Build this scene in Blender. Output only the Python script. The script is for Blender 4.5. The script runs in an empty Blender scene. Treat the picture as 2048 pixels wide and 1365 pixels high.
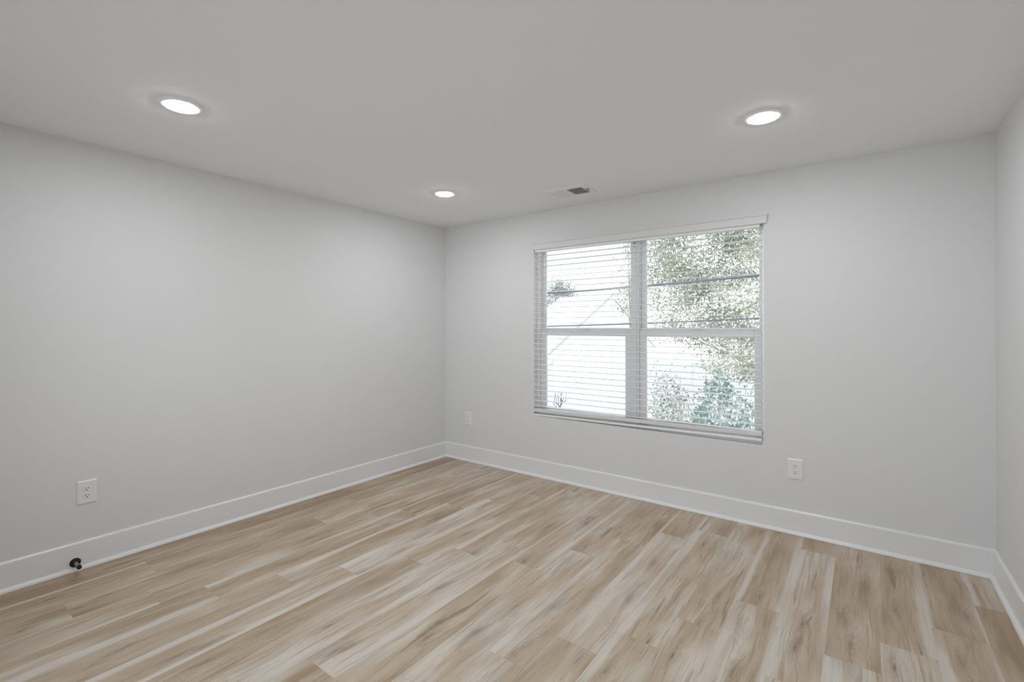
import bpy, bmesh, math, random
import numpy as np
from mathutils import Matrix, Vector

sc = bpy.context.scene
C = sc.collection
PI = math.pi

# ------------------------------------------------------------------ camera
F_PX, YAW, PITCH, ROLL, SHIFT = 948.3035, 0.6379, 0.0032, -0.0006, 30.4634
CAM = Vector((3.5953, -3.6622, 1.376))
cy_, sy_ = math.cos(YAW), math.sin(YAW)
fw = Vector((-sy_ * math.cos(PITCH), cy_ * math.cos(PITCH), math.sin(PITCH)))
r0 = Vector((cy_, sy_, 0))
u0 = r0.cross(fw)
rt = r0 * math.cos(ROLL) + u0 * math.sin(ROLL)
up = -r0 * math.sin(ROLL) + u0 * math.cos(ROLL)
cam = bpy.data.cameras.new('camera')
cam.sensor_fit = 'HORIZONTAL'
cam.sensor_width = 36.0
cam.lens = F_PX / 2048 * 36.0
cam.shift_y = -SHIFT / 2048
cam.clip_start = 0.02
cam.clip_end = 300
cam_ob = bpy.data.objects.new('camera', cam)
C.objects.link(cam_ob)
m = Matrix((rt, up, -fw)).transposed().to_4x4()
m.translation = CAM
cam_ob.matrix_world = m
sc.camera = cam_ob

# ------------------------------------------------------------------ world, sun, exposure
LAMP = 164.0
SKY_NORTH, SKY_SOUTH = 1.85, 2.5
w = bpy.data.worlds.new('sky')
sc.world = w
w.use_nodes = True
wn = w.node_tree
wn.nodes.clear()
wo = wn.nodes.new('ShaderNodeOutputWorld')
wb = wn.nodes.new('ShaderNodeBackground')
wb.inputs['Strength'].default_value = 1.0
tc = wn.nodes.new('ShaderNodeTexCoord')
sep = wn.nodes.new('ShaderNodeSeparateXYZ')
# hazy sky: palest low down, brightened behind the viewer for fill through the window there
ramp = wn.nodes.new('ShaderNodeValToRGB')
ramp.color_ramp.elements[0].position = 0.0
ramp.color_ramp.elements[0].color = (1.0, 1.01, 1.02, 1)
ramp.color_ramp.elements[1].position = 0.7
ramp.color_ramp.elements[1].color = (0.80, 0.92, 1.10, 1)
side = wn.nodes.new('ShaderNodeMapRange')
side.inputs['From Min'].default_value = 0.35
side.inputs['From Max'].default_value = -0.6
side.inputs['To Min'].default_value = SKY_NORTH
side.inputs['To Max'].default_value = SKY_SOUTH
wn.links.new(tc.outputs['Generated'], sep.inputs[0])
wn.links.new(sep.outputs['Z'], ramp.inputs[0])
wn.links.new(sep.outputs['Y'], side.inputs['Value'])
wn.links.new(ramp.outputs[0], wb.inputs['Color'])
wn.links.new(side.outputs[0], wb.inputs['Strength'])
wn.links.new(wb.outputs[0], wo.inputs[0])

sun = bpy.data.lights.new('sun', 'SUN')
sun.energy = 2.6
sun.angle = math.radians(0.6)
sun.color = (1.0, 0.96, 0.9)
sun_ob = bpy.data.objects.new('sun', sun)
C.objects.link(sun_ob)
sun_ob.rotation_euler = Vector((-0.72, 0.0, -0.70)).to_track_quat('-Z', 'Y').to_euler()
sun_ob.location = (6, -6, 12)

vs = sc.view_settings
vs.view_transform = 'Standard'
vs.look = 'None'
vs.exposure = 0.0
vs.gamma = 1.0
vs.use_curve_mapping = False

# ------------------------------------------------------------------ helpers
def mat(name, col, rough=0.5, spec=0.5, metal=0.0, noise=0.0, nscale=30.0, bump=0.0, bscale=200.0):
    M = bpy.data.materials.new(name)
    M.use_nodes = True
    nt = M.node_tree
    b = nt.nodes['Principled BSDF']
    b.inputs['Base Color'].default_value = (*col, 1)
    b.inputs['Roughness'].default_value = rough
    b.inputs['Specular IOR Level'].default_value = spec
    b.inputs['Metallic'].default_value = metal
    t = nt.nodes.new('ShaderNodeTexCoord')
    if noise > 0:
        n = nt.nodes.new('ShaderNodeTexNoise')
        n.inputs['Scale'].default_value = nscale
        n.inputs['Detail'].default_value = 4
        r = nt.nodes.new('ShaderNodeValToRGB')
        r.color_ramp.elements[0].position = 0.3
        r.color_ramp.elements[1].position = 0.7
        r.color_ramp.elements[0].color = (*[max(0, c * (1 - noise)) for c in col], 1)
        r.color_ramp.elements[1].color = (*[min(1, c * (1 + noise)) for c in col], 1)
        nt.links.new(t.outputs['Object'], n.inputs['Vector'])
        nt.links.new(n.outputs['Fac'], r.inputs[0])
        nt.links.new(r.outputs[0], b.inputs['Base Color'])
    if bump > 0:
        n2 = nt.nodes.new('ShaderNodeTexNoise')
        n2.inputs['Scale'].default_value = bscale
        n2.inputs['Detail'].default_value = 3
        bp = nt.nodes.new('ShaderNodeBump')
        bp.inputs['Strength'].default_value = bump
        bp.inputs['Distance'].default_value = 0.002
        nt.links.new(t.outputs['Object'], n2.inputs['Vector'])
        nt.links.new(n2.outputs['Fac'], bp.inputs['Height'])
        nt.links.new(bp.outputs[0], b.inputs['Normal'])
    return M

def emis(name, col, s):
    M = bpy.data.materials.new(name)
    M.use_nodes = True
    nt = M.node_tree
    nt.nodes.clear()
    o = nt.nodes.new('ShaderNodeOutputMaterial')
    e = nt.nodes.new('ShaderNodeEmission')
    e.inputs[0].default_value = (*col, 1)
    e.inputs[1].default_value = s
    nt.links.new(e.outputs[0], o.inputs[0])
    return M

def glass_mat(name):
    M = bpy.data.materials.new(name)
    M.use_nodes = True
    nt = M.node_tree
    nt.nodes.clear()
    o = nt.nodes.new('ShaderNodeOutputMaterial')
    mx = nt.nodes.new('ShaderNodeMixShader')
    tr = nt.nodes.new('ShaderNodeBsdfTransparent')
    tr.inputs[0].default_value = (0.97, 0.985, 0.98, 1)
    gl = nt.nodes.new('ShaderNodeBsdfGlossy')
    gl.inputs['Roughness'].default_value = 0.02
    fr = nt.nodes.new('ShaderNodeFresnel')
    fr.inputs[0].default_value = 1.3
    nt.links.new(fr.outputs[0], mx.inputs[0])
    nt.links.new(tr.outputs[0], mx.inputs[1])
    nt.links.new(gl.outputs[0], mx.inputs[2])
    nt.links.new(mx.outputs[0], o.inputs[0])
    return M

def leaf_mat(name, c1, c2, scale=1.2):
    M = bpy.data.materials.new(name)
    M.use_nodes = True
    nt = M.node_tree
    nt.nodes.clear()
    o = nt.nodes.new('ShaderNodeOutputMaterial')
    df = nt.nodes.new('ShaderNodeBsdfPrincipled')
    df.inputs['Roughness'].default_value = 0.45
    tl = nt.nodes.new('ShaderNodeBsdfTranslucent')
    mx = nt.nodes.new('ShaderNodeMixShader')
    mx.inputs[0].default_value = 0.4
    t = nt.nodes.new('ShaderNodeTexCoord')
    n = nt.nodes.new('ShaderNodeTexNoise')
    n.inputs['Scale'].default_value = scale
    n.inputs['Detail'].default_value = 5
    r = nt.nodes.new('ShaderNodeValToRGB')
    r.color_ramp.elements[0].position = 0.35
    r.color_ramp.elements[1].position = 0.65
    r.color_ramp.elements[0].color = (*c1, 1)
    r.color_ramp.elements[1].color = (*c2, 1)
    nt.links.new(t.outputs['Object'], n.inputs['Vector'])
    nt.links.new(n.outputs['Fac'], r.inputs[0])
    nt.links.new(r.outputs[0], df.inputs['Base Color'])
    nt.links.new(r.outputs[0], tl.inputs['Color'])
    nt.links.new(df.outputs[0], mx.inputs[1])
    nt.links.new(tl.outputs[0], mx.inputs[2])
    nt.links.new(mx.outputs[0], o.inputs[0])
    return M

class MB:
    """collects shapes, links them as one mesh object"""
    def __init__(self):
        self.bm = bmesh.new()
    def box(self, x0, x1, y0, y1, z0, z1, bev=0.0, seg=2):
        b = self.bm
        g = bmesh.ops.create_cube(b, size=1.0)
        vs_ = g['verts']
        bmesh.ops.scale(b, vec=(x1 - x0, y1 - y0, z1 - z0), verts=vs_)
        bmesh.ops.translate(b, vec=((x0 + x1) / 2, (y0 + y1) / 2, (z0 + z1) / 2), verts=vs_)
        if bev > 0:
            es = list({e for v in vs_ for e in v.link_edges})
            bmesh.ops.bevel(b, geom=es, offset=bev, segments=seg, affect='EDGES', profile=0.5)
        return self
    def prism(self, prof, axis, a0, a1, shift0=None, shift1=None):
        """prof: list of 2D points; axis 'x' -> (y,z) profile, 'y' -> (x,z) profile.
        shift0/shift1: per point offset of the end (mitre)"""
        b = self.bm
        rings = []
        for a, sh in ((a0, shift0), (a1, shift1)):
            ring = []
            for i, (p, q) in enumerate(prof):
                aa = a + (sh[i] if sh else 0)
                co = {'x': (aa, p, q), 'y': (p, aa, q), 'z': (p, q, aa)}[axis]
                ring.append(b.verts.new(co))
            rings.append(ring)
        n = len(prof)
        for i in range(n):
            j = (i + 1) % n
            b.faces.new((rings[0][i], rings[0][j], rings[1][j], rings[1][i]))
        b.faces.new(rings[0][::-1])
        b.faces.new(rings[1])
        return self
    def lathe(self, prof, origin, axis=(0, 0, 1), seg=48, cap=True):
        """prof: list of (r, h) along axis"""
        b = self.bm
        ax = Vector(axis).normalized()
        t = Vector((1, 0, 0)) if abs(ax.x) < 0.9 else Vector((0, 1, 0))
        e1 = ax.cross(t).normalized()
        e2 = ax.cross(e1)
        o = Vector(origin)
        rings = []
        for r, h in prof:
            if r < 1e-6:
                rings.append([b.verts.new(o + ax * h)])
            else:
                rings.append([b.verts.new(o + ax * h + (e1 * math.cos(2 * PI * k / seg) + e2 * math.sin(2 * PI * k / seg)) * r) for k in range(seg)])
        for a, c in zip(rings[:-1], rings[1:]):
            for k in range(seg):
                k2 = (k + 1) % seg
                if len(a) == 1 and len(c) == 1:
                    continue
                if len(a) == 1:
                    b.faces.new((a[0], c[k2], c[k]))
                elif len(c) == 1:
                    b.faces.new((a[k], a[k2], c[0]))
                else:
                    b.faces.new((a[k], a[k2], c[k2], c[k]))
        return self
    def tube(self, pts, r, seg=8, taper=None):
        b = self.bm
        pts = [Vector(p) for p in pts]
        rings = []
        n = len(pts)
        for i, p in enumerate(pts):
            d = (pts[min(i + 1, n - 1)] - pts[max(i - 1, 0)]).normalized()
            t = Vector((0, 0, 1)) if abs(d.z) < 0.95 else Vector((1, 0, 0))
            e1 = d.cross(t).normalized()
            e2 = d.cross(e1)
            rr = r if taper is None else r + (taper - r) * i / (n - 1)
            rings.append([b.verts.new(p + (e1 * math.cos(2 * PI * k / seg) + e2 * math.sin(2 * PI * k / seg)) * rr) for k in range(seg)])
        for a, c in zip(rings[:-1], rings[1:]):
            for k in range(seg):
                k2 = (k + 1) % seg
                b.faces.new((a[k], a[k2], c[k2], c[k]))
        b.faces.new(rings[0][::-1])
        b.faces.new(rings[-1])
        return self
    def quad(self, *pts):
        self.bm.faces.new([self.bm.verts.new(p) for p in pts])
        return self
    def build(self, name, material, parent=None, smooth=False, loc=(0, 0, 0)):
        bm = self.bm
        bmesh.ops.recalc_face_normals(bm, faces=bm.faces)
        if any(loc):
            bmesh.ops.translate(bm, vec=[-v for v in loc], verts=bm.verts)
        me = bpy.data.meshes.new(name)
        bm.to_mesh(me)
        bm.free()
        if smooth:
            for p in me.polygons:
                p.use_smooth = True
        o = bpy.data.objects.new(name, me)
        if material:
            me.materials.append(material)
        C.objects.link(o)
        o.location = loc
        if parent:
            o.parent = parent
            o.matrix_parent_inverse = parent.matrix_world.inverted()
        return o

def empty(name, loc=(0, 0, 0), label=None, cat=None, group=None, kind=None):
    o = bpy.data.objects.new(name, None)
    o.empty_display_size = 0.05
    C.objects.link(o)
    o.location = loc
    o.matrix_world = Matrix.Translation(loc)
    tag(o, label, cat, group, kind)
    return o

def tag(o, label=None, cat=None, group=None, kind=None):
    if label:
        o['label'] = label
    if cat:
        o['category'] = cat
    if group:
        o['group'] = group
    if kind:
        o['kind'] = kind
    return o

def struct(o, label=None, cat=None):
    return tag(o, label, cat, None, 'structure')

def smooth_by_angle(o, deg=35):
    me = o.data
    for p in me.polygons:
        p.use_smooth = True
    bm = bmesh.new()
    bm.from_mesh(me)
    for e in bm.edges:
        if len(e.link_faces) == 2 and e.calc_face_angle(0) > math.radians(deg):
            e.smooth = False
    bm.to_mesh(me)
    bm.free()

# ------------------------------------------------------------------ materials
M_wall = mat('wall_paint', (0.75, 0.75, 0.755), 0.6, 0.25, bump=0.10, bscale=260)
M_ceil = mat('ceiling_paint', (0.92, 0.92, 0.925), 0.8, 0.15, bump=0.10, bscale=220)
M_trim = mat('trim_paint', (0.83, 0.83, 0.83), 0.28, 0.5, bump=0.03, bscale=60)
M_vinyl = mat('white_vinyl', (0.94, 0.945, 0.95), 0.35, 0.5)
M_slat = mat('blind_slat', (0.92, 0.92, 0.915), 0.4, 0.5)
M_val = mat('blind_valance', (0.76, 0.75, 0.755), 0.45, 0.4)
M_cord = mat('white_cord', (0.82, 0.82, 0.80), 0.8, 0.3)
M_plast = mat('outlet_plastic', (0.83, 0.82, 0.83), 0.3, 0.5)
M_slot = mat('outlet_slot', (0.03, 0.028, 0.025), 0.6, 0.3)
M_black = mat('black_rubber', (0.012, 0.011, 0.011), 0.45, 0.4)
M_bronze = mat('dark_bronze', (0.010, 0.009, 0.009), 0.4, 0.4)
M_stem = mat('satin_nickel', (0.42, 0.39, 0.37), 0.35, 0.5, 1.0)
M_vent = mat('vent_enamel', (0.88, 0.89, 0.90), 0.4, 0.5)
M_duct = mat('duct_dark', (0.18, 0.18, 0.19), 0.7, 0.2)
M_lens = emis('lamp_lens', (0.95, 0.975, 1.0), LAMP)
M_glass = glass_mat('window_glass')
M_stick = mat('sticker', (0.50, 0.50, 0.18), 0.6)
M_wand = mat('clear_wand', (0.55, 0.58, 0.57), 0.15, 0.6)

# ------------------------------------------------------------------ floor
W, H = 4.176, 2.44
YF = -4.05                     # wall behind the camera
TH = 0.14
S0, SP = 0.203, 0.1915         # first plank seam, plank pitch
PL = 1.328                     # plank length

def floor_material():
    M = bpy.data.materials.new('vinyl_plank')
    M.use_nodes = True
    nt = M.node_tree
    L = nt.links
    bs = nt.nodes['Principled BSDF']
    def N(t, **kw):
        n = nt.nodes.new(t)
        for k, v in kw.items():
            setattr(n, k, v)
        return n
    def val(x):
        n = N('ShaderNodeValue')
        n.outputs[0].default_value = x
        return n.outputs[0]
    def math_(op, a, b=None, c=None, clamp=False):
        n = N('ShaderNodeMath', operation=op)
        n.use_clamp = clamp
        for i, x in enumerate((a, b, c)):
            if x is None:
                continue
            if isinstance(x, (int, float)):
                n.inputs[i].default_value = x
            else:
                L.new(x, n.inputs[i])
        return n.outputs[0]
    def sstep(x, a, b):
        n = N('ShaderNodeMapRange', interpolation_type='SMOOTHSTEP')
        n.inputs['From Min'].default_value = a
        n.inputs['From Max'].default_value = b
        L.new(x, n.inputs['Value'])
        return n.outputs[0]
    def noise(vec, scale, detail=3, rough=0.55, dist=0.0):
        n = N('ShaderNodeTexNoise')
        n.inputs['Scale'].default_value = scale
        n.inputs['Detail'].default_value = detail
        n.inputs['Roughness'].default_value = rough
        n.inputs['Distortion'].default_value = dist
        L.new(vec, n.inputs['Vector'])
        return n.outputs['Fac']
    def mix(f, a, b):
        n = N('ShaderNodeMix', data_type='RGBA')
        for s, x in ((n.inputs[0], f), (n.inputs[6], a), (n.inputs[7], b)):
            if isinstance(x, tuple):
                s.default_value = (*x, 1)
            elif isinstance(x, (int, float)):
                s.default_value = x
            else:
                L.new(x, s)
        return n.outputs[2]
    def comb(x, y, z):
        n = N('ShaderNodeCombineXYZ')
        for i, v in enumerate((x, y, z)):
            if isinstance(v, (int, float)):
                n.inputs[i].default_value = v
            else:
                L.new(v, n.inputs[i])
        return n.outputs[0]
    uv = N('ShaderNodeUVMap', uv_map='plank_uv')
    su = N('ShaderNodeSeparateXYZ')
    L.new(uv.outputs[0], su.inputs[0])
    u, y = su.outputs[0], su.outputs[1]         # u 0..1 across, y metres
    at = N('ShaderNodeAttribute', attribute_name='plank')
    sa = N('ShaderNodeSeparateColor')
    L.new(at.outputs['Color'], sa.inputs[0])
    tone, sL, sR = sa.outputs[0], sa.outputs[1], sa.outputs[2]
    seed = at.outputs['Alpha']
    k1 = N('ShaderNodeAttribute', attribute_name='knot')
    sk = N('ShaderNodeSeparateColor')
    L.new(k1.outputs['Color'], sk.inputs[0])
    zs = math_('MULTIPLY', seed, 91.0)
    xm = math_('MULTIPLY', u, SP)
    # knots: two per plank, ring field round each
    def knot(ku, ky):
        du = math_('MULTIPLY', math_('SUBTRACT', u, ku), SP)
        dy = math_('MULTIPLY', math_('SUBTRACT', y, ky), 0.19)
        wob = noise(comb(du, dy, zs), 60, 3, 0.65)
        d = math_('SQRT', math_('ADD', math_('MULTIPLY', du, du), math_('MULTIPLY', dy, dy)))
        d = math_('ADD', d, math_('MULTIPLY', math_('SUBTRACT', wob, 0.5), 0.036))
        return d
    d1 = knot(sk.outputs[0], sk.outputs[1])
    d2 = knot(sk.outputs[2], k1.outputs['Alpha'])
    dk = math_('MINIMUM', d1, d2)
    # the grain bends round a knot
    bend = math_('MULTIPLY', math_('SUBTRACT', 1.0, sstep(dk, 0.0, 0.055)), 0.022)
    gx = math_('ADD', xm, bend)
    wav = noise(comb(math_('MULTIPLY', u, 0.5), math_('MULTIPLY', y, 1.1), zs), 1.6, 3)
    gx = math_('ADD', gx, math_('MULTIPLY', math_('SUBTRACT', wav, 0.5), 0.05))
    fine = noise(comb(math_('MULTIPLY', gx, 1.0), math_('MULTIPLY', y, 0.022), zs), 330, 3, 0.6)
    mid = noise(comb(gx, math_('MULTIPLY', y, 0.045), zs), 62, 4, 0.6, 0.3)
    cath = noise(comb(gx, math_('MULTIPLY', y, 0.10), math_('ADD', zs, 7.0)), 20, 4, 0.55, 0.8)
    broad = noise(comb(gx, math_('MULTIPLY', y, 0.20), math_('ADD', zs, 3.0)), 8.5, 2, 0.5)
    blot = noise(comb(xm, math_('MULTIPLY', y, 0.35), math_('ADD', zs, 13.0)), 5.0, 3, 0.5)
    # base
    light, beige, brown, dark = (0.65, 0.585, 0.50), (0.505, 0.395, 0.28), (0.335, 0.222, 0.130), (0.16, 0.10, 0.06)
    t = math_('ADD', math_('MULTIPLY', tone, 0.95), math_('MULTIPLY', math_('SUBTRACT', broad, 0.5), 1.9))
    t = math_('ADD', t, math_('MULTIPLY', math_('SUBTRACT', cath, 0.5), 0.55))
    col = mix(sstep(t, 0.0, 0.62), light, beige)
    col = mix(math_('MULTIPLY', sstep(t, 0.50, 1.10), 0.9), col, brown)
    col = mix(math_('MULTIPLY', sstep(blot, 0.52, 0.75), 0.30), col, (0.40, 0.365, 0.345))
    col = mix(math_('MULTIPLY', sstep(mid, 0.50, 0.66), 0.55), col, brown)
    col = mix(math_('MULTIPLY', sstep(mid, 0.30, 0.44), 0.0), col, light)
    # dark streaks and fine pores
    stre = math_('MULTIPLY', sstep(noise(comb(gx, math_('MULTIPLY', y, 0.06), math_('ADD', zs, 31.0)), 34, 3, 0.55), 0.62, 0.74), 0.60)
    col = mix(stre, col, dark)
    col = mix(math_('MULTIPLY', sstep(fine, 0.50, 0.66), 0.30), col, brown)
    col = mix(math_('MULTIPLY', math_('SUBTRACT', 1.0, sstep(fine, 0.28, 0.46)), 0.22), col, light)
    # knots
    halo = math_('MULTIPLY', math_('SUBTRACT', 1.0, sstep(dk, 0.004, 0.030)), 0.50)
    col = mix(halo, col, (0.27, 0.19, 0.125))
    ring = math_('MULTIPLY', math_('SINE', math_('MULTIPLY', dk, 850.0)), math_('SUBTRACT', 1.0, sstep(dk, 0.012, 0.045)))
    col = mix(math_('MULTIPLY', ring, 0.22, clamp=True), col, light)
    core = math_('MULTIPLY', math_('SUBTRACT', 1.0, sstep(dk, -0.004, 0.007)), 0.70)
    col = mix(core, col, (0.12, 0.088, 0.065))
    # pale sapwood along the edges
    wb1 = noise(comb(0.0, math_('MULTIPLY', y, 1.0), zs), 1.7, 3, 0.55)
    wob = math_('MULTIPLY', math_('SUBTRACT', wb1, 0.5), 0.40)
    el = math_('SUBTRACT', math_('ADD', sL, math_('MULTIPLY', wob, math_('MULTIPLY', sL, 4.0, clamp=True))), u)
    er = math_('SUBTRACT', math_('ADD', sR, math_('MULTIPLY', math_('MULTIPLY', wob, -1.0), math_('MULTIPLY', sR, 4.0, clamp=True))), math_('SUBTRACT', 1.0, u))
    sap = math_('MAXIMUM', sstep(el, -0.03, 0.08), sstep(er, -0.03, 0.08))
    hl = N('ShaderNodeMix', data_type='RGBA')
    sapc = mix(math_('MULTIPLY', mid, 0.45), (0.71, 0.67, 0.61), (0.58, 0.52, 0.45))
    col = mix(math_('MULTIPLY', sap, math_('ADD', 0.25, math_('MULTIPLY', sstep(noise(comb(0.0, y, math_('ADD', zs, 5.0)), 1.3, 2), 0.36, 0.56), 0.50))), col, sapc)
    L.new(col, bs.inputs['Base Color'])
    rgh = math_('ADD', 0.30, math_('MULTIPLY', fine, 0.14))
    L.new(rgh, bs.inputs['Roughness'])
    bs.inputs['Specular IOR Level'].default_value = 0.5
    bp = N('ShaderNodeBump')
    bp.inputs['Strength'].default_value = 0.18
    bp.inputs['Distance'].default_value = 0.001
    L.new(fine, bp.inputs['Height'])
    L.new(bp.outputs[0], bs.inputs['Normal'])
    nt.nodes.remove(hl)
    return M

# per row: end joints seen in the photograph (y)
JOINT = {0: -1.957, 1: -1.378, 2: -1.765, 3: -1.478, 4: -1.281, 5: -0.987, 6: -2.057, 7: -1.756, 8: -1.500, 9: -1.255,
         10: -1.409, 11: -1.087, 12: -0.768, 13: -0.517, 14: -0.327, 15: -0.060, 16: -1.062, 17: -0.230, 18: -1.279,
         19: -1.041, 20: -0.774, 21: -0.414}
# (row, y inside plank): tone, sap left, sap right
LOOK = {(0, -3.0): (.85, 0, .0), (0, -1.5): (.95, 0, 0), (0, -.3): (.95, 0, 0), (1, -3.0): (.55, .12, 0), (1, -2.0): (.72, .05, 0), (1, -.8): (.55, 0, .08),
        (2, -3.3): (.62, 0, 0), (2, -2.4): (.72, 0, .0), (2, -1.0): (.50, 0, .0), (3, -3.0): (.50, 0, .16), (3, -2.1): (.58, 0, .0), (3, -.8): (.55, 0, .06),
        (4, -3.0): (.66, 0, .26), (4, -2.0): (.68, .20, .03), (4, -.6): (.72, .10, 0), (5, -2.9): (.66, .0, .0), (5, -1.6): (.62, .20, 0), (5, -.4): (.52, .10, 0),
        (6, -2.7): (.34, .24, .16), (6, -1.4): (.34, .28, .10), (6, -.3): (.55, 0, .05), (7, -2.4): (.52, .0, .06), (7, -1.0): (.46, .10, .0), (7, -.2): (.5, .1, 0),
        (8, -2.2): (.32, .0, .24), (8, -1.0): (.44, .20, .0), (9, -2.0): (.30, .0, .22), (9, -.8): (.45, .0, .12), (10, -2.0): (.60, .0, .0), (10, -.8): (.44, .0, .14),
        (11, -1.8): (.40, .0, .0), (11, -.6): (.50, .12, .0), (12, -1.5): (.50, .18, .05), (12, -.3): (.62, .0, .10), (13, -1.2): (.38, .18, .10), (13, -.2): (.52, .0, .12),
        (14, -1.0): (.36, .22, .0), (14, -.1): (.56, 0, .0), (15, -1.0): (.48, .0, .06), (15, -2.0): (.40, 0, .0), (16, -1.6): (.46, .22, .08), (16, -.5): (.66, .12, .12),
        (17, -.9): (.38, .24, .20), (17, -.1): (.7, .1, 0), (17, -2.0): (.4, .1, 0), (18, -.6): (.52, .0, .0), (18, -1.8): (.30, .34, .0), (19, -.5): (.42, .0, .20),
        (19, -1.6): (.34, 0, .0), (20, -1.2): (.80, .24, .08), (20, -.3): (.78, .08, .08), (21, -.2): (.42, .12, 0), (21, -.9): (.62, .0, .0)}
KNOTS = [(2, .37, -2.93), (1, .43, -3.13), (2, .54, -3.05), (2, .67, -3.25), (5, .53, -3.13), (5, .39, -3.02), (6, .66, -2.90), (7, .36, -2.84), (5, .48, -2.56),
         (6, .78, -2.79), (8, .35, -2.40), (9, .28, -2.48), (9, .30, -1.88), (10, .38, -2.08), (10, .57, -2.19), (6, .72, -2.31), (11, .38, -2.06), (11, .53, -1.80),
         (12, .53, -2.05), (12, .31, -1.66), (13, .72, -1.39), (14, .38, -1.91), (14, .76, -1.64), (15, .35, -1.66), (15, .49, -1.38), (15, .59, -1.08), (16, .24, -1.26),
         (16, .50, -1.63), (17, .50, -1.09), (18, .26, -.92), (17, .45, -1.30), (18, .47, -1.15), (19, .22, -1.20), (19, .37, -.69), (17, .66, -.43), (18, .66, -.26),
         (19, .28, -.22), (16, .48, -.99), (20, .37, -.99), (20, .74, -.55), (6, .44, -.82), (7, .46, -.94), (7, .60, -1.30), (10, .32, -1.39), (10, .39, -.61),
         (9, .59, -.88), (11, .38, -1.0), (8, .77, -1.49), (7, .61, -1.82), (2, .79, -1.32), (3, .44, -1.37), (3, .53, -1.98), (6, .75, -1.70), (1, .59, -2.01),
         (2, .42, -1.97), (1, .46, -2.27), (12, .64, -.40), (11, .47, -.71), (14, .46, -.52), (13, .56, -.96), (15, .42, -.98), (12, .58, -.10)]

def build_floor():
    rnd = random.Random(11)
    bm = bmesh.new()
    ul = bm.loops.layers.uv.new('plank_uv')
    cl = bm.loops.layers.float_color.new('plank')
    kl = bm.loops.layers.float_color.new('knot')
    seams = [0.0] + [S0 + SP * i for i in range(21)] + [W]
    for r in range(22):
        x0, x1 = seams[r], seams[r + 1]
        y = JOINT[r]
        while y - PL > YF:
            y -= PL
        cuts = [YF]
        while y < 0:
            cuts.append(y)
            y += PL
        cuts.append(0.0)
        ub = S0 - SP if r == 0 else x0
        for ya, yb in zip(cuts[:-1], cuts[1:]):
            if yb - ya < 0.002:
                continue
            tone, sl, sr = rnd.uniform(.35, .62), rnd.choice([0, 0, .12, .2]), rnd.choice([0, 0, .1])
            for (rr, yy), v in LOOK.items():
                if rr == r and ya <= yy < yb:
                    tone, sl, sr = v
            ks = [(ku, ky) for (rr, ku, ky) in KNOTS if rr == r and ya < ky < yb][:2]
            while len(ks) < 2:
                if rnd.random() < .35 and ya < -2.2:
                    ks.append((rnd.uniform(.25, .75), rnd.uniform(ya, yb)))
                else:
                    ks.append((5.0, 50.0))
            seed = rnd.random()
            c = 0.0004
            t = [bm.verts.new(p) for p in ((x0 + c, ya + c, 0), (x1 - c, ya + c, 0), (x1 - c, yb - c, 0), (x0 + c, yb - c, 0))]
            b = [bm.verts.new(p) for p in ((x0, ya, -c), (x1, ya, -c), (x1, yb, -c), (x0, yb, -c))]
            fs = [bm.faces.new(t)]
            for i in range(4):
                j = (i + 1) % 4
                fs.append(bm.faces.new((b[i], b[j], t[j], t[i])))
            for f in fs:
                for l in f.loops:
                    co = l.vert.co
                    l[ul].uv = ((co.x - ub) / SP, co.y)
                    l[cl] = (tone, sl, sr, seed)
                    l[kl] = (ks[0][0], ks[0][1], ks[1][0], ks[1][1])
    # slab under the planks
    v = [bm.verts.new(p) for p in ((-TH, YF - TH, -.0006), (W + TH, YF - TH, -.0006), (W + TH, TH, -.0006), (-TH, TH, -.0006),
                                   (-TH, YF - TH, -.2), (W + TH, YF - TH, -.2), (W + TH, TH, -.2), (-TH, TH, -.2))]
    for q in ((0, 1, 2, 3), (7, 6, 5, 4), (0, 4, 5, 1), (1, 5, 6, 2), (2, 6, 7, 3), (3, 7, 4, 0)):
        bm.faces.new([v[i] for i in q])
    me = bpy.data.meshes.new('floor')
    bm.to_mesh(me)
    bm.free()
    me.materials.append(floor_material())
    o = bpy.data.objects.new('floor', me)
    C.objects.link(o)
    struct(o, 'pale oak plank floor with knots and cream edge streaks', 'floor')
build_floor()

# ------------------------------------------------------------------ walls, ceiling
OX0, OX1, OZ0, OZ1 = 1.128, 3.045, 0.555, 2.128     # window opening
struct(MB().box(-TH, W + TH, YF - TH, TH, H, H + .15).build('ceiling', M_ceil), 'flat white painted ceiling', 'ceiling')
struct(MB().box(-TH, 0, YF - TH, TH, 0, H).build('wall_left', M_wall), 'long blank white wall at the left', 'wall')
struct(MB().box(W, W + TH, YF - TH, TH, 0, H).build('wall_right', M_wall), 'white wall strip at the right edge', 'wall')
FX0, FX1, FZ0, FZ1 = 0.75, 3.35, 0.45, 2.20
wf_ = MB()
wf_.box(0, FX0, YF - TH, YF, 0, H)
wf_.box(FX1, W, YF - TH, YF, 0, H)
wf_.box(FX0, FX1, YF - TH, YF, 0, FZ0)
wf_.box(FX0, FX1, YF - TH, YF, FZ1, H)
struct(wf_.build('wall_front', M_wall), 'white wall behind the viewer', 'wall')
wb_ = MB()
wb_.box(0, OX0, 0, TH, 0, H)
wb_.box(OX1, W, 0, TH, 0, H)
wb_.box(OX0, OX1, 0, TH, 0, OZ0)
wb_.box(OX0, OX1, 0, TH, OZ1, H)
struct(wb_.build('wall_back', M_wall), 'white wall with the window', 'wall')

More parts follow.
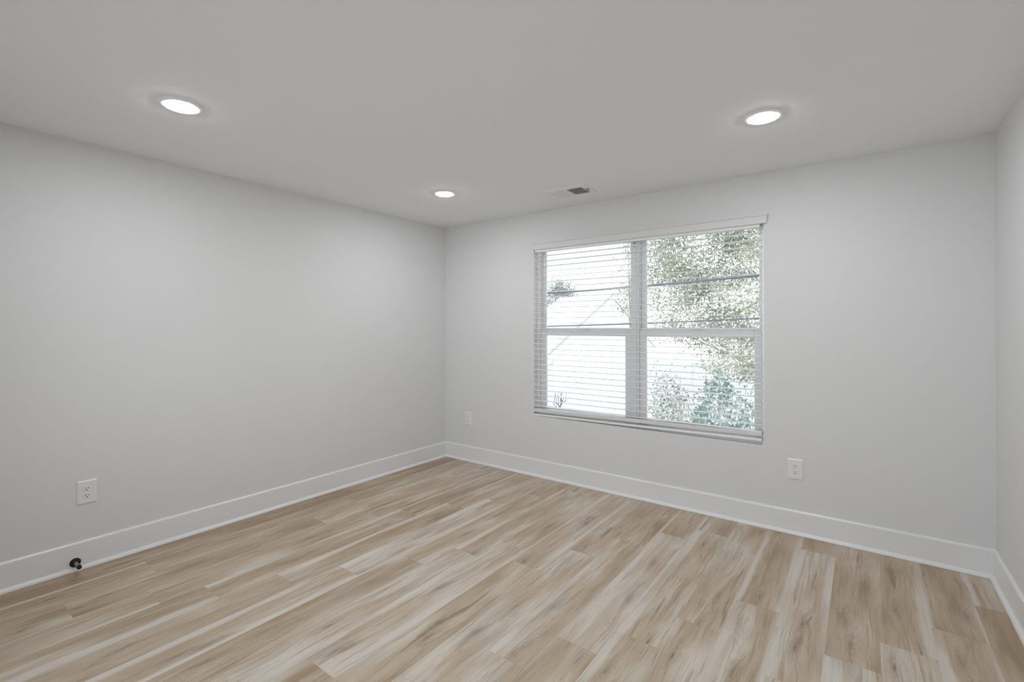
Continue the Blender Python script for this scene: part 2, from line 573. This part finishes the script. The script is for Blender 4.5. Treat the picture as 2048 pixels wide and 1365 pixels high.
# baseboards (profile: distance from wall, height) and shoe moulding
BB = [(0, 0), (.014, 0), (.014, .146), (.0125, .1515), (.009, .1555), (.004, .157), (0, .157)]
SHO = [(.014, 0)] + [(.014 + .017 * math.cos(a), .001 + .021 * math.sin(a)) for a in [i * PI / 2 / 6 for i in range(7)]]
def run(name, prof, side, m_, label, cat):
    mb = MB()
    d = [p[0] for p in prof]
    neg = [-x for x in d]
    if side == 'left':
        mb.prism(prof, 'y', YF, 0, d, neg)
    elif side == 'right':
        mb.prism([(W - p, q) for p, q in prof], 'y', YF, 0, d, neg)
    elif side == 'back':
        mb.prism([(-p, q) for p, q in prof], 'x', 0, W, d, neg)
    else:
        mb.prism([(YF + p, q) for p, q in prof], 'x', 0, W, d, neg)
    o = mb.build(name, m_)
    struct(o, label, cat)
    return o
for side, txt in (('left', 'along the blank left wall'), ('back', 'below the window'), ('right', 'along the right wall'), ('front', 'along the wall behind the viewer')):
    run('baseboard_' + side, BB, side, M_trim, 'tall flat white baseboard ' + txt, 'baseboard')
for i, (side, txt) in enumerate((('left', 'at the foot of the left baseboard'), ('back', 'at the foot of the baseboard below the window'),
                                 ('right', 'at the foot of the right baseboard'), ('front', 'at the foot of the baseboard behind the viewer'))):
    o = run('trim_%d' % (i + 1), SHO, side, M_trim, 'white quarter round shoe moulding ' + txt, 'trim')
    smooth_by_angle(o, 30)

struct(MB().box(OX0, OX1, .001, .066, OZ0 - .004, OZ0 + .0015).build('trim_6', M_vinyl), 'white sill board added to lighten the foot of the window opening', 'trim')  # added plate: its white lightens the shaded gap under the blind
struct(MB().box(OX0, OX0 + .003, .001, .066, OZ0 + .0015, OZ1).build('trim_7', M_vinyl), 'white lining added to brighten the left side of the window opening', 'trim')  # added liner: white colour stands in for daylight on the reveal
struct(MB().box(OX1 - .003, OX1, .001, .066, OZ0 + .0015, OZ1).build('trim_8', M_vinyl), 'white lining added to brighten the right side of the window opening', 'trim')  # added liner: reveal brightness put into its white

# ------------------------------------------------------------------ windows (twin single-hung units)
YFR0, YFR1 = .066, .150
def window(n, x0, x1, label, jl, jr, uw, lw):
    root = struct(empty('window_%d' % n, (x0, YFR1, OZ0)), label, 'window')
    z0, z1 = OZ0, OZ1
    mb = MB()
    mb.box(x0, x0 + jl, YFR0, YFR1, z0, z1, .003)
    mb.box(x1 - jr, x1, YFR0, YFR1, z0, z1, .003)
    mb.box(x0 + jl, x1 - jr, YFR0, YFR1, z1 - .022, z1, .002)
    mb.box(x0 + jl, x1 - jr, YFR0, YFR1, z0, z0 + .030, .002)
    fr = mb.build('window_frame', M_vinyl, root)
    a0, a1 = x0 + jl + .001, x1 - jr - .001
    # upper sash, outer track
    ya, yb = .118, .146
    ul, ur = uw
    zt, zm = z1 - .023, 1.335
    mb = MB()
    mb.box(a0, a0 + ul, ya, yb, zm, zt, .002)
    mb.box(a1 - ur, a1, ya, yb, zm, zt, .002)
    mb.box(a0 + ul, a1 - ur, ya, yb, zt - .012, zt, .001)
    mb.box(a0 + ul, a1 - ur, ya, yb, zm, zm + .036, .002)
    us = mb.build('upper_sash', M_vinyl, root)
    MB().box(a0 + ul, a1 - ur, .130, .136, zm + .036, zt - .012).build('pane', M_glass, us)
    # lower sash, inner track
    ya, yb = .078, .110
    sl, sr = lw
    zb, zm2 = z0 + .031, 1.352
    mb = MB()
    mb.box(a0, a0 + sl, ya, yb, zb, zm2, .003)
    mb.box(a1 - sr, a1, ya, yb, zb, zm2, .003)
    mb.box(a0 + sl, a1 - sr, ya, yb, zm2 - .053, zm2, .003)
    mb.box(a0 + sl, a1 - sr, ya, yb, zb, zb + .042, .003)
    mb.box(a0 + .25, a1 - .25, ya - .010, ya, zm2 - .010, zm2 - .002, .002)
    ls = mb.build('lower_sash', M_vinyl, root)
    MB().box(a0 + sl, a1 - sr, .092, .098, zb + .042, zm2 - .053).build('pane', M_glass, ls)
    lk = MB().box((x0 + x1) / 2 - .03, (x0 + x1) / 2 + .03, ya + .004, yb - .004, zm2, zm2 + .012, .003)
    lk.box((x0 + x1) / 2 - .008, (x0 + x1) / 2 + .030, ya - .004, ya + .010, zm2 + .008, zm2 + .016, .002)
    lk.build('sash_lock', M_vinyl, root)
    return root
def fill_window():  # unseen window, added to let fill daylight in from behind
    root = struct(empty('window_3', (FX0, YF - TH, FZ0)), 'unseen wide window added for fill light in the wall behind the viewer', 'window')
    mb = MB()
    y0, y1 = YF - .12, YF - .06
    t = .05
    mb.box(FX0, FX0 + t, y0, y1, FZ0, FZ1, .003)
    mb.box(FX1 - t, FX1, y0, y1, FZ0, FZ1, .003)
    mb.box(FX0 + t, FX1 - t, y0, y1, FZ0, FZ0 + t, .003)
    mb.box(FX0 + t, FX1 - t, y0, y1, FZ1 - t, FZ1, .003)
    xm = (FX0 + FX1) / 2
    mb.box(xm - .03, xm + .03, y0, y1, FZ0 + t, FZ1 - t, .003)
    fr = mb.build('window_frame', M_vinyl, root)
    for xa, xb in ((FX0 + t, xm - .03), (xm + .03, FX1 - t)):
        MB().box(xa, xb, YF - .093, YF - .087, FZ0 + t, FZ1 - t).build('pane', M_glass, fr)
fill_window()
MX0, MX1 = 2.082, 2.096
window(1, OX0, MX0, 'left half of the white vinyl twin window, house in view', .030, .028, (.030, .024), (.060, .056))
window(2, MX1, OX1, 'right half of the white vinyl twin window, tree in view', .028, .026, (.040, .022), (.055, .048))
mb = MB().box(MX0, MX1, YFR0, YFR1, OZ0, OZ1).box(MX0 - .010, MX1 + .006, YFR0 - .008, YFR0, OZ0, OZ1, .002)
mull = mb.build('trim_5', M_vinyl)
struct(mull, 'white mullion post joining the two window halves', 'trim')
for nm, hh, rr, mt, lb in (('sticker', 2.068, .011, M_stick, 'small yellow green round sticker'), ('screw_cap', 2.030, .007, M_plast, None)):
    s = MB().lathe([(0, 0), (rr * .9, 0), (rr * .9, .0012), (0, .0012)], (2.088, YFR0 - .008, hh), (0, -1, 0), 20).build(nm, mt, mull)
    if lb:
        s['label'] = lb

# ------------------------------------------------------------------ blind
def blind():
    bx0, bx1 = 1.136, 3.029
    ya, yb = -.003, .047
    root = empty('window_blind', (bx0, .022, OZ0), 'wide white horizontal slat blind, opened flat, hanging in the twin window', 'blind')
    # valance with a small crown profile and mitred returns
    prof = [(0, 2.092), (-.018, 2.092), (-.019, 2.104), (-.021, 2.122), (-.023, 2.138), (-.031, 2.147), (-.031, 2.158), (0, 2.158)]
    prof = [(p - .003, q) for p, q in prof]
    vx0, vx1 = 1.150, 3.062
    d = [-.021 - p for p, q in prof]
    v = MB().prism(prof, 'x', vx0, vx1, [-max(0, a) for a in d], [max(0, a) for a in d])
    v.build('valance', M_val, root)
    MB().box(bx0 + .01, bx1 - .01, -.002, .050, 2.071, 2.124, .002).build('headrail', M_slat, root)
    n = 30
    top, pitch = 2.034, .04768
    slat = None
    def slat_bm():
        b = MB()
        # faintly crowned section
        pr = [(ya, .0010), (ya + .006, .0015), (.022, .0018), (yb - .006, .0015), (yb, .0010), (yb, -.0024), (.022, -.0020), (ya, -.0024)]
        b.prism(pr, 'x', bx0, bx1)
        return b
    s0 = slat_bm().build('slat', M_slat, root, loc=(0, 0, 0))
    zs = [top - pitch * i for i in range(n)]
    rnd = random.Random(4)
    for i, z in enumerate(zs):
        o = s0 if i == 0 else s0.copy()
        if i:
            C.objects.link(o)
        o.location = (0, 0, z)
        # each slat lies a touch differently
        tilt = math.radians(rnd.uniform(-1.2, 1.2) + (5.0 if i in (3, 4) else 0))
        o.location = (0, .022 - .022 * math.cos(tilt), z - .022 * math.sin(tilt))
        o.rotation_euler = (tilt, 0, 0)
    # the stack resting on the bottom rail, low at the left end
    sl = .029 / (bx1 - bx0)
    for k in range(6):
        o = s0.copy()
        C.objects.link(o)
        o.location = (0, 0, .5795 + .0165 - .001 + .0046 * k - sl * bx0 + .002)
        o.rotation_euler = (0, -math.atan(sl), 0)
        zt = o.location.z + .0016
    br = MB()
    x0, x1 = bx0, bx1
    br.bm = bmesh.new()
    br.box(x0, x1, ya, yb, .5600, .5600 + .0165, .003)
    for v_ in br.bm.verts:
        v_.co.z += sl * (v_.co.x - x0) - .003 + .0005
    br.build('bottom_rail', M_slat, root)
    # ladder cords, front and back, and the rungs' routed lift cords
    lad = [1.235, 1.60, 1.905, 2.245, 2.561, 2.888]
    for x in lad:
        for yy in (ya - .0012, yb + .0012):
            MB().tube([(x, yy, 2.075), (x, yy, .575 + sl * (x - bx0))], .0007, 6).build('ladder_cord', M_cord, root)
    # tilt wand
    wd = MB().tube([(1.232, -.012, 2.045), (1.232, -.012, 1.472)], .0042, 6)
    wd.lathe([(0, 0), (.0055, 0), (.0055, .030), (0, .032)], (1.232, -.012, 1.470), (0, 0, 1), 12)
    wd.build('tilt_wand', M_wand, root)
    MB().tube([(1.232, .002, 2.074), (1.232, -.006, 2.066), (1.232, -.012, 2.044)], .0015, 6).build('wand_hook', M_wand, root)
    return root
blind()

# ------------------------------------------------------------------ recessed ceiling lights
def downlight():
    root = empty('recessed_light', (0, 0, 0))
    tr = MB().lathe([(.0915, 0), (.092, -.003), (.090, -.0055), (.080, -.0075), (.072, -.0082), (.0685, -.0082), (.0680, -.006), (.0680, 0)], (0, 0, 0), (0, 0, 1), 64)
    t_ = tr.build('trim_ring', M_vent, root, smooth=False)
    smooth_by_angle(t_, 40)
    l_ = MB().lathe([(0, -.0120), (.030, -.0119), (.055, -.0115), (.065, -.0105), (.0675, -.0088), (.068, -.0065), (.068, -.001), (0, -.001)], (0, 0, 0), (0, 0, 1), 64).build('lens', M_lens, root)
    return root
def copy_tree(o):
    c = o.copy()
    C.objects.link(c)
    for ch in list(o.children):
        k = ch.copy()
        C.objects.link(k)
        k.parent = c
        for g in list(ch.children):
            q = g.copy()
            C.objects.link(q)
            q.parent = k
    return c
LIGHTS = [(.973, -2.784, 'lit round recessed ceiling light above the blank left wall, nearest the viewer'),
          (.930, -.962, 'lit round recessed ceiling light near the far left corner, smallest in view'),
          (3.190, -.984, 'lit round recessed ceiling light at the right, in front of the window wall'),
          (3.188, -2.790, 'lit round recessed ceiling light assumed unseen above the viewer, completing the grid')]  # unseen lamp, guessed from the grid and added for even brightness
l0 = downlight()
for i, (x, y, lb) in enumerate(LIGHTS):
    o = l0 if i == 0 else copy_tree(l0)
    o.location = (x, y, H)
    tag(o, lb, 'ceiling light', 'recessed ceiling lights')

# ------------------------------------------------------------------ air vent
def vent():
    vx0, vx1, vy0, vy1 = 1.572, 1.925, -.537, -.288
    z = H
    root = empty('ceiling_vent', ((vx0 + vx1) / 2, (vy0 + vy1) / 2, z), 'white two way air vent grille on the ceiling above the window', 'vent')
    ix0, ix1, iy0, iy1 = 1.610, 1.886, -.484, -.318
    t = .007
    mb = MB()
    # flange: sloping border
    def ring(o, i, zo, zi):
        ox0, ox1, oy0, oy1 = o
        jx0, jx1, jy0, jy1 = i
        O = [(ox0, oy0, zo), (ox1, oy0, zo), (ox1, oy1, zo), (ox0, oy1, zo)]
        I = [(jx0, jy0, zi), (jx1, jy0, zi), (jx1, jy1, zi), (jx0, jy1, zi)]
        for a in range(4):
            b = (a + 1) % 4
            mb.quad(O[a], O[b], I[b], I[a])
    big = (vx0, vx1, vy0, vy1)
    mid_ = (vx0 + .010, vx1 - .010, vy0 + .010, vy1 - .010)
    inn = (ix0, ix1, iy0, iy1)
    ring(big, big, z, z - .0065)
    ring(big, mid_, z - .0065, z - t)
    ring(mid_, inn, z - t, z - t)
    ring(inn, inn, z - t, z - .0005)
    fr = mb.build('frame', M_vent, root)
    MB().box(ix0, ix1, iy0, iy1, z - .0012, z - .0004).build('duct_opening', M_duct, root)
    mx = 1.748
    MB().box(mx - .007, mx + .007, iy0, iy1, z - .0075, z - .0015).build('divider', M_vent, root)
    n = 9
    for k in range(n):
        for (a0, a1, s) in ((ix0, mx - .007, -1), (mx + .007, ix1, 1)):
            x = a0 + (a1 - a0) * (k + .5) / n
            if s < 0:
                pr = [(x + .0055, z - .0020), (x + .0050, z - .0014), (x - .0055, z - .0066), (x - .0050, z - .0072)]
            else:
                pr = [(x - .0022, z - .0014), (x - .0042, z - .0020), (x + .0018, z - .0076), (x + .0038, z - .0070)]
            MB().prism(pr, 'y', iy0, iy1).build('louver', M_vent, root)
    MB().box(1.905, 1.909, -.440, -.385, z - .013, z - .0065, .001).build('damper_lever', M_duct, root)
    for yy in ((vy0 + vy1) / 2,):
        for xx in (1.590,):
            MB().lathe([(0, 0), (.004, 0), (.003, .0015), (0, .0018)], (xx, yy, z - t), (0, 0, -1), 12).build('screw', M_vent, root)
vent()

# ------------------------------------------------------------------ power outlets (built facing -y at the origin)
def outlet():
    root = empty('power_outlet', (0, 0, 0))
    w_, h_ = .0895, .135
    mb = MB()
    d = .0065
    e = .006
    O = [(-w_ / 2, 0, -h_ / 2), (w_ / 2, 0, -h_ / 2), (w_ / 2, 0, h_ / 2), (-w_ / 2, 0, h_ / 2)]
    M1 = [(x, -.002, z) for x, _, z in O]
    I = [(-w_ / 2 + e, -d, -h_ / 2 + e), (w_ / 2 - e, -d, -h_ / 2 + e), (w_ / 2 - e, -d, h_ / 2 - e), (-w_ / 2 + e, -d, h_ / 2 - e)]
    for a in range(4):
        b = (a + 1) % 4
        mb.quad(O[a], O[b], M1[b], M1[a])
        mb.quad(M1[a], M1[b], I[b], I[a])
    mb.quad(*I)
    mb.quad(*O[::-1])
    bmesh.ops.remove_doubles(mb.bm, verts=mb.bm.verts, dist=1e-5)
    mb.build('cover_plate', M_plast, root)
    for s in (1, -1):
        zc = .0197 * s
        # rounded receptacle face with flat top and bottom
        pts = []
        R, hf = .0172, .0140
        a = math.asin(hf / R)
        for k in range(13):
            t_ = -a + 2 * a * k / 12
            pts.append((R * math.cos(t_), zc + R * math.sin(t_)))
        for k in range(13):
            t_ = PI - a + 2 * a * k / 12
            pts.append((R * math.cos(t_), zc + R * math.sin(t_)))
        b = MB()
        f0 = [b.bm.verts.new((x, -d + .0008, z)) for x, z in pts]
        f1 = [b.bm.verts.new((x, -d - .0014, z)) for x, z in pts]
        f2 = [b.bm.verts.new((x * .95, -d - .0019, zc + (z - zc) * .95)) for x, z in pts]
        n = len(pts)
        for k in range(n):
            j = (k + 1) % n
            b.bm.faces.new((f0[k], f0[j], f1[j], f1[k]))
            b.bm.faces.new((f1[k], f1[j], f2[j], f2[k]))
        b.bm.faces.new(f2)
        b.bm.faces.new(f0[::-1])
        rc = b.build('receptacle', M_plast, root)
        yy = -d - .0019
        for x, hh in ((-.0064, .0046), (.0064, .0038)):
            MB().box(x - .0013, x + .0013, yy - .0003, yy + .001, zc + .0040 - hh, zc + .0040 + hh).build('slot', M_slot, rc)
        MB().lathe([(0, 0), (.0030, 0), (.0030, .0013), (0, .0013)], (0, yy + .001, zc - .0072), (0, -1, 0), 16).build('ground_hole', M_slot, rc)
    MB().lathe([(0, 0), (.0030, 0), (.0026, .0012), (0, .0015)], (0, -d, 0), (0, -1, 0), 14).build('screw', M_plast, root)
    return root
OUT = [((0, -2.925, .430), PI / 2, 'white double power outlet on the blank left wall above the black door stop'),
       ((.315, 0, .432), 0, 'small far white double power outlet left of the window, near the corner'),
       ((3.228, 0, .430), 0, 'white double power outlet on the window wall, below right of the window')]
o0 = outlet()
for i, (loc, rz, lb) in enumerate(OUT):
    o = o0 if i == 0 else copy_tree(o0)
    o.location = loc
    o.rotation_euler = (0, 0, rz)
    tag(o, lb, 'power outlet', 'power outlets on the walls')

# ------------------------------------------------------------------ door stop
def door_stop():
    x, y, z = .014, -2.977, .048
    root = empty('door_stop', (x, y, z), 'small black door stop with round base on the left baseboard', 'door stop')
    b = MB().lathe([(0, 0), (.0245, 0), (.0245, .003), (.022, .006), (.014, .008), (0, .008)], (x, y, z), (1, 0, 0), 40).build('base_plate', M_bronze, root)
    smooth_by_angle(b, 40)
    b = MB().lathe([(0, .007), (.0105, .007), (.0095, .012), (.0088, .018), (.0088, .076), (0, .076)], (x, y, z), (1, 0, 0), 32).build('stem', M_stem, root)
    smooth_by_angle(b, 40)
    b['label'] = 'grey metal stem'
    b = MB().lathe([(0, .075), (.0105, .075), (.0112, .077), (.0112, .094), (.0095, .097), (0, .0975)], (x, y, z), (1, 0, 0), 32).build('rubber_tip', M_black, root)
    smooth_by_angle(b, 40)
door_stop()

# ------------------------------------------------------------------ outside
GZ = -3.2
M_ground = mat('pale_gravel', (0.42, 0.405, 0.375), 0.9, 0.2, noise=.12, nscale=3)
M_siding = mat('white_siding', (0.80, 0.80, 0.79), 0.6, 0.3)
M_roof = mat('pale_metal_roof', (0.74, 0.75, 0.76), 0.5, 0.3, noise=.03, nscale=2)
M_fascia = mat('white_fascia', (0.80, 0.80, 0.80), 0.5, 0.3)
M_drip_shadow = mat('grey_edge_and_shadow', (0.36, 0.365, 0.37), 0.5, 0.4)
M_hglass = mat('house_glass', (0.42, 0.45, 0.48), 0.15, 0.5)
M_bark = mat('pale_bark', (0.42, 0.38, 0.33), 0.9, 0.2, noise=.25, nscale=14)
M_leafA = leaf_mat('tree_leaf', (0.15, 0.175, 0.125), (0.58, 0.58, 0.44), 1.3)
M_leafB = leaf_mat('conifer_leaf', (0.17, 0.24, 0.20), (0.36, 0.44, 0.40), 3.0)
M_leafC = leaf_mat('shrub_leaf', (0.16, 0.19, 0.155), (0.36, 0.39, 0.33), 3.0)
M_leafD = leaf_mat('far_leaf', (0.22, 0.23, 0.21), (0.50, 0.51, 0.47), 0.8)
M_cable = mat('grey_cable', (0.12, 0.13, 0.16), 0.6, 0.4)

gr = MB().box(-40, 30, -16, 60, GZ - .3, GZ).build('ground', M_ground)
struct(gr, 'pale sunlit ground outside the window', 'ground')

def house():
    gx, lx = -4.8, -7.4
    y0, zr0 = 9.75, .43      # eave
    yr, zr = 14.87, 2.72     # ridge
    y2 = 2 * yr - y0
    root = empty('house', (gx, yr, GZ), 'white gabled neighbouring house with pale roof, seen through the left half of the window', 'house')
    sl = (zr - zr0) / (yr - y0)
    ey0, ey2 = y0 + .35, y2 - .35
    b = MB()
    wz = lambda yy: zr - sl * abs(yy - yr) - .16
    b.prism([(ey0, GZ), (ey2, GZ), (ey2, wz(ey2)), (yr, wz(yr)), (ey0, wz(ey0))], 'x', lx + .3, gx - .06)
    wl = b.build('wall', M_siding, root)
    r = MB()
    r.prism([(y0, zr0 - .10), (yr, zr - .10), (y2, zr0 - .10), (y2, zr0), (yr, zr), (y0, zr0)], 'x', lx, gx - .04)
    # standing seams
    k = lx + .25
    while k < gx - .2:
        r.prism([(y0, zr0), (yr, zr), (yr, zr + .03), (y0, zr0 + .03)], 'x', k, k + .03)
        k += .42
    r.build('roof', M_roof, root)
    f = MB()
    f.prism([(y0 - .05, zr0 - .30), (yr, zr - .26), (yr, zr + .05), (y0 - .05, zr0 + .02)], 'x', gx - .04, gx + .02)
    f.build('rake_board', M_fascia, root)
    # thin grey drip edge over the rake, dark strip below painting the board's shadow
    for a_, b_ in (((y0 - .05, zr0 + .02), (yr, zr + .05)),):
        MB().prism([a_, b_, (b_[0], b_[1] + .05), (a_[0], a_[1] + .05)], 'x', gx - .06, gx + .035).build('drip_edge', M_drip_shadow, root)
        MB().prism([(a_[0], a_[1] - .345), (b_[0], b_[1] - .335), (b_[0], b_[1] - .310), (a_[0], a_[1] - .320)], 'x', gx - .05, gx + .010).build('rake_shadow_strip', M_drip_shadow, root)
    for (ya, yb, za, zb) in ((11.68, 14.93, -.60, .58),):
        xx = gx - .06
        w_ = MB()
        t = .09
        w_.box(xx, xx + .05, ya, yb, za, za + t)
        w_.box(xx, xx + .05, ya, yb, zb - t, zb)
        w_.box(xx, xx + .05, ya, ya + t, za + t, zb - t)
        w_.box(xx, xx + .05, yb - t, yb, za + t, zb - t)
        w_.box(xx, xx + .04, ya + t, yb - t, (za + zb) / 2 - .03, (za + zb) / 2 + .03)
        ww = w_.build('window', M_fascia, root)
        MB().box(xx, xx + .015, ya + t, yb - t, za + t, zb - t).build('pane', M_siding, ww)
house()

def leaves(name, pts, size, material, parent, seed, droop=.3, long=2.0):
    """one mesh of many small folded leaves"""
    rng = np.random.default_rng(seed)
    n = len(pts)
    d = rng.normal(size=(n, 3))
    d[:, 2] -= droop
    d /= np.linalg.norm(d, axis=1)[:, None]
    q = rng.normal(size=(n, 3))
    s = np.cross(d, q)
    s /= np.linalg.norm(s, axis=1)[:, None] + 1e-9
    nn = np.cross(d, s)
    L_ = (size * rng.uniform(.7, 1.3, n))[:, None]
    Wd = L_ / long
    V = np.stack([pts, pts + d * L_ * .45 + s * Wd * .5 + nn * Wd * .12, pts + d * L_, pts + d * L_ * .45 - s * Wd * .5 + nn * Wd * .12], 1).reshape(-1, 3)
    me = bpy.data.meshes.new(name)
    me.vertices.add(4 * n)
    me.vertices.foreach_set('co', V.astype(np.float32).ravel())
    idx = np.arange(n)[:, None] * 4
    tri = np.concatenate([idx + [0, 1, 2], idx + [0, 2, 3]], 1).reshape(-1)
    me.loops.add(len(tri))
    me.loops.foreach_set('vertex_index', tri.astype(np.int32))
    me.polygons.add(2 * n)
    me.polygons.foreach_set('loop_start', np.arange(0, 6 * n, 3, dtype=np.int32))
    me.update(calc_edges=True)
    me.validate()
    me.materials.append(material)
    o = bpy.data.objects.new(name, me)
    C.objects.link(o)
    o.parent = parent
    o.matrix_parent_inverse = parent.matrix_world.inverted()
    return o

def tree(loc, base_z, crown_c, crown_r, nl, size, label, seed, lm, trunk_r=.12, clumps=60, cr=.55, nbr=9, bend=0.0, top=None, low=None, cat='tree', group='trees outside the window', name='tree'):
    rng = np.random.default_rng(seed)
    root = empty(name, (loc[0], loc[1], base_z), label, cat, group)
    cc = np.array(crown_c)
    top = Vector(top) if top else Vector((crown_c[0], crown_c[1], crown_c[2] + crown_r[2] * .5))
    base = Vector((loc[0], loc[1], base_z))
    P = [base + (top - base) * t + Vector((math.sin(t * 5) * bend, math.cos(t * 4) * bend - bend, 0)) for t in [i / 8 for i in range(9)]]
    MB().tube(P, trunk_r, 9, trunk_r * .25).build('trunk', M_bark, root, smooth=True)
    cl = []
    for k in range(clumps):
        v = rng.normal(size=3)
        v /= np.linalg.norm(v)
        v *= rng.uniform(.25, 1) ** (1 / 2.2)
        cl.append(cc + v * np.array(crown_r))
    cl = np.array(cl)
    if low:                                  # no low boughs on the open side
        cl = cl[cl[:, 2] > low[0] - low[1] * cl[:, 0]]
        clumps = len(cl)
    for k in range(nbr):
        e = cl[rng.integers(len(cl))]
        t = rng.uniform(.45, .85)
        p0 = base + (top - base) * t
        i = t * 8
        p0 = P[int(i)].lerp(P[min(8, int(i) + 1)], i - int(i))
        e = Vector(e)
        m_ = p0.lerp(e, .5) + Vector((0, 0, -.12))
        MB().tube([p0, m_, e], trunk_r * .28, 6, trunk_r * .06).build('branch', M_bark, root, smooth=True)
    w_ = rng.uniform(.5, 1.5, clumps)
    ci = rng.choice(clumps, nl, p=w_ / w_.sum())
    pts = cl[ci] + rng.normal(size=(nl, 3)) * cr * np.array([.6, .6, .45])
    leaves('foliage', pts, size, lm, root, seed + 1)
    return root
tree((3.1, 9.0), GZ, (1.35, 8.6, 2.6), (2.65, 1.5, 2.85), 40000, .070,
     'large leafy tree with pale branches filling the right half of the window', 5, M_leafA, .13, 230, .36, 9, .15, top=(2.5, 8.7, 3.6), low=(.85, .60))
tree((-.22, 5.85), GZ, (-.32, 5.85, 2.49), (.40, .36, .93), 1900, .046,
     'sparse leafy tree just left of the large one, beside the mullion', 8, M_leafA, .05, 40, .17, 6, .04)
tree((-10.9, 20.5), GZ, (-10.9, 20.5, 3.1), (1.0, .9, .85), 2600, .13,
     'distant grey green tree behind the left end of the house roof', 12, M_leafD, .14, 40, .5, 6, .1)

def conifer():
    rng = np.random.default_rng(21)
    cx, cyy, ztop = 1.90, 3.7, .76
    root = empty('evergreen_shrub', (cx, cyy, GZ), 'dark blue green cone shaped shrub at the bottom of the right window half', 'shrub', 'shrubs outside the window')
    MB().tube([(cx, cyy, GZ), (cx + .02, cyy, -1), (cx, cyy, ztop - .1)], .05, 8, .01).build('trunk', M_bark, root, smooth=True)
    n = 6000
    t = rng.uniform(0, 1, n) ** .6
    z = ztop - t * 2.9
    r = (.06 + .44 * np.minimum(1, t * 3.6)) * np.sqrt(rng.uniform(.15, 1, n))
    a = rng.uniform(0, 2 * PI, n)
    a = a + .25 * np.sin(z * 9)
    r = r * (1 + .25 * np.sin(3 * a + z * 6))
    pts = np.stack([cx + r * np.cos(a), cyy + r * np.sin(a), z], 1)
    leaves('foliage', pts, .075, M_leafB, root, 5, droop=-.2, long=2.2)
conifer()

def shrub(cx, cyy, ztop, rad, n, label, seed, lm, stems=6, size=.06):
    rng = np.random.default_rng(seed)
    root = empty('leafy_shrub', (cx, cyy, GZ), label, 'shrub', 'shrubs outside the window')
    P = []
    for k in range(stems):
        a = rng.uniform(0, 2 * PI)
        r = rad * rng.uniform(.3, 1)
        tx, ty = cx + r * math.cos(a), cyy + r * math.sin(a)
        zt = ztop - rng.uniform(0, .5)
        pp = [(cx + .06 * math.cos(a), cyy + .06 * math.sin(a), GZ), ((cx + tx) / 2, (cyy + ty) / 2, (GZ + zt) / 2), (tx, ty, zt)]
        MB().tube(pp, .016, 6, .004).build('stem', M_bark, root, smooth=True)
        m_ = n // stems
        t = rng.uniform(.45, 1.02, m_)
        A, B_ = np.array(pp[1]), np.array(pp[2])
        q = A + (B_ - A) * ((t - .45) / .55)[:, None] + rng.normal(size=(m_, 3)) * .11
        P.append(q)
    leaves('foliage', np.concatenate(P), size, lm, root, seed + 3)
shrub(.67, 5.2, .50, .5, 2300, 'sparse leafy shrub at the bottom of the window, left of the dark cone shaped shrub', 31, M_leafC, 12, .055)
shrub(2.25, 5.3, .24, .38, 1500, 'leafy shrub at the bottom right window corner, right of the dark cone shaped shrub', 37, M_leafC, 10, .055)

def twig_plant():
    cx, cyy = -1.20, 4.4
    root = empty('bare_shrub', (cx, cyy, GZ), 'small bare twiggy shrub at the bottom left of the window, in front of the house', 'shrub', 'shrubs outside the window')
    rng = np.random.default_rng(3)
    MB().tube([(cx, cyy, GZ), (cx + .02, cyy, -.10)], .02, 6, .010).build('stem', M_bark, root, smooth=True)
    for k in range(9):
        a = -.9 + 1.8 * k / 8
        z0 = rng.uniform(-.26, -.14)
        MB().tube([(cx + .01, cyy, z0), (cx + .13 * a, cyy + rng.uniform(-.1, .1), z0 + .10), (cx + .16 * a, cyy + rng.uniform(-.1, .1), z0 + .28)], .011, 5, .006).build('twig', M_cable, root)
twig_plant()

def cable(name, p, label, r):
    o = MB()
    o.tube(p, r, 8)
    # lashing loops
    ob = o.build(name, M_cable, None, smooth=True)
    tag(ob, label, 'cable', 'overhead cables outside')
def cab(y, x0, z0, x1, z1, sag):
    out = []
    for i in range(41):
        t = i / 40
        xx = -14 + 30 * t
        zz = z0 + (z1 - z0) * (xx - x0) / (x1 - x0) + sag * ((xx - x0) * (xx - x1))
        out.append((xx, y, zz))
    return out

cable('overhead_cable', cab(5.0, -1.9, 2.11, 2.23, 2.227, .004), 'thick grey overhead cable crossing the tree, the higher of the two', .020)
cable('overhead_cable', cab(5.0, -1.9, 1.398, 2.23, 1.522, .003), 'grey overhead cable just above the window meeting rail, the lower of the two', .014)
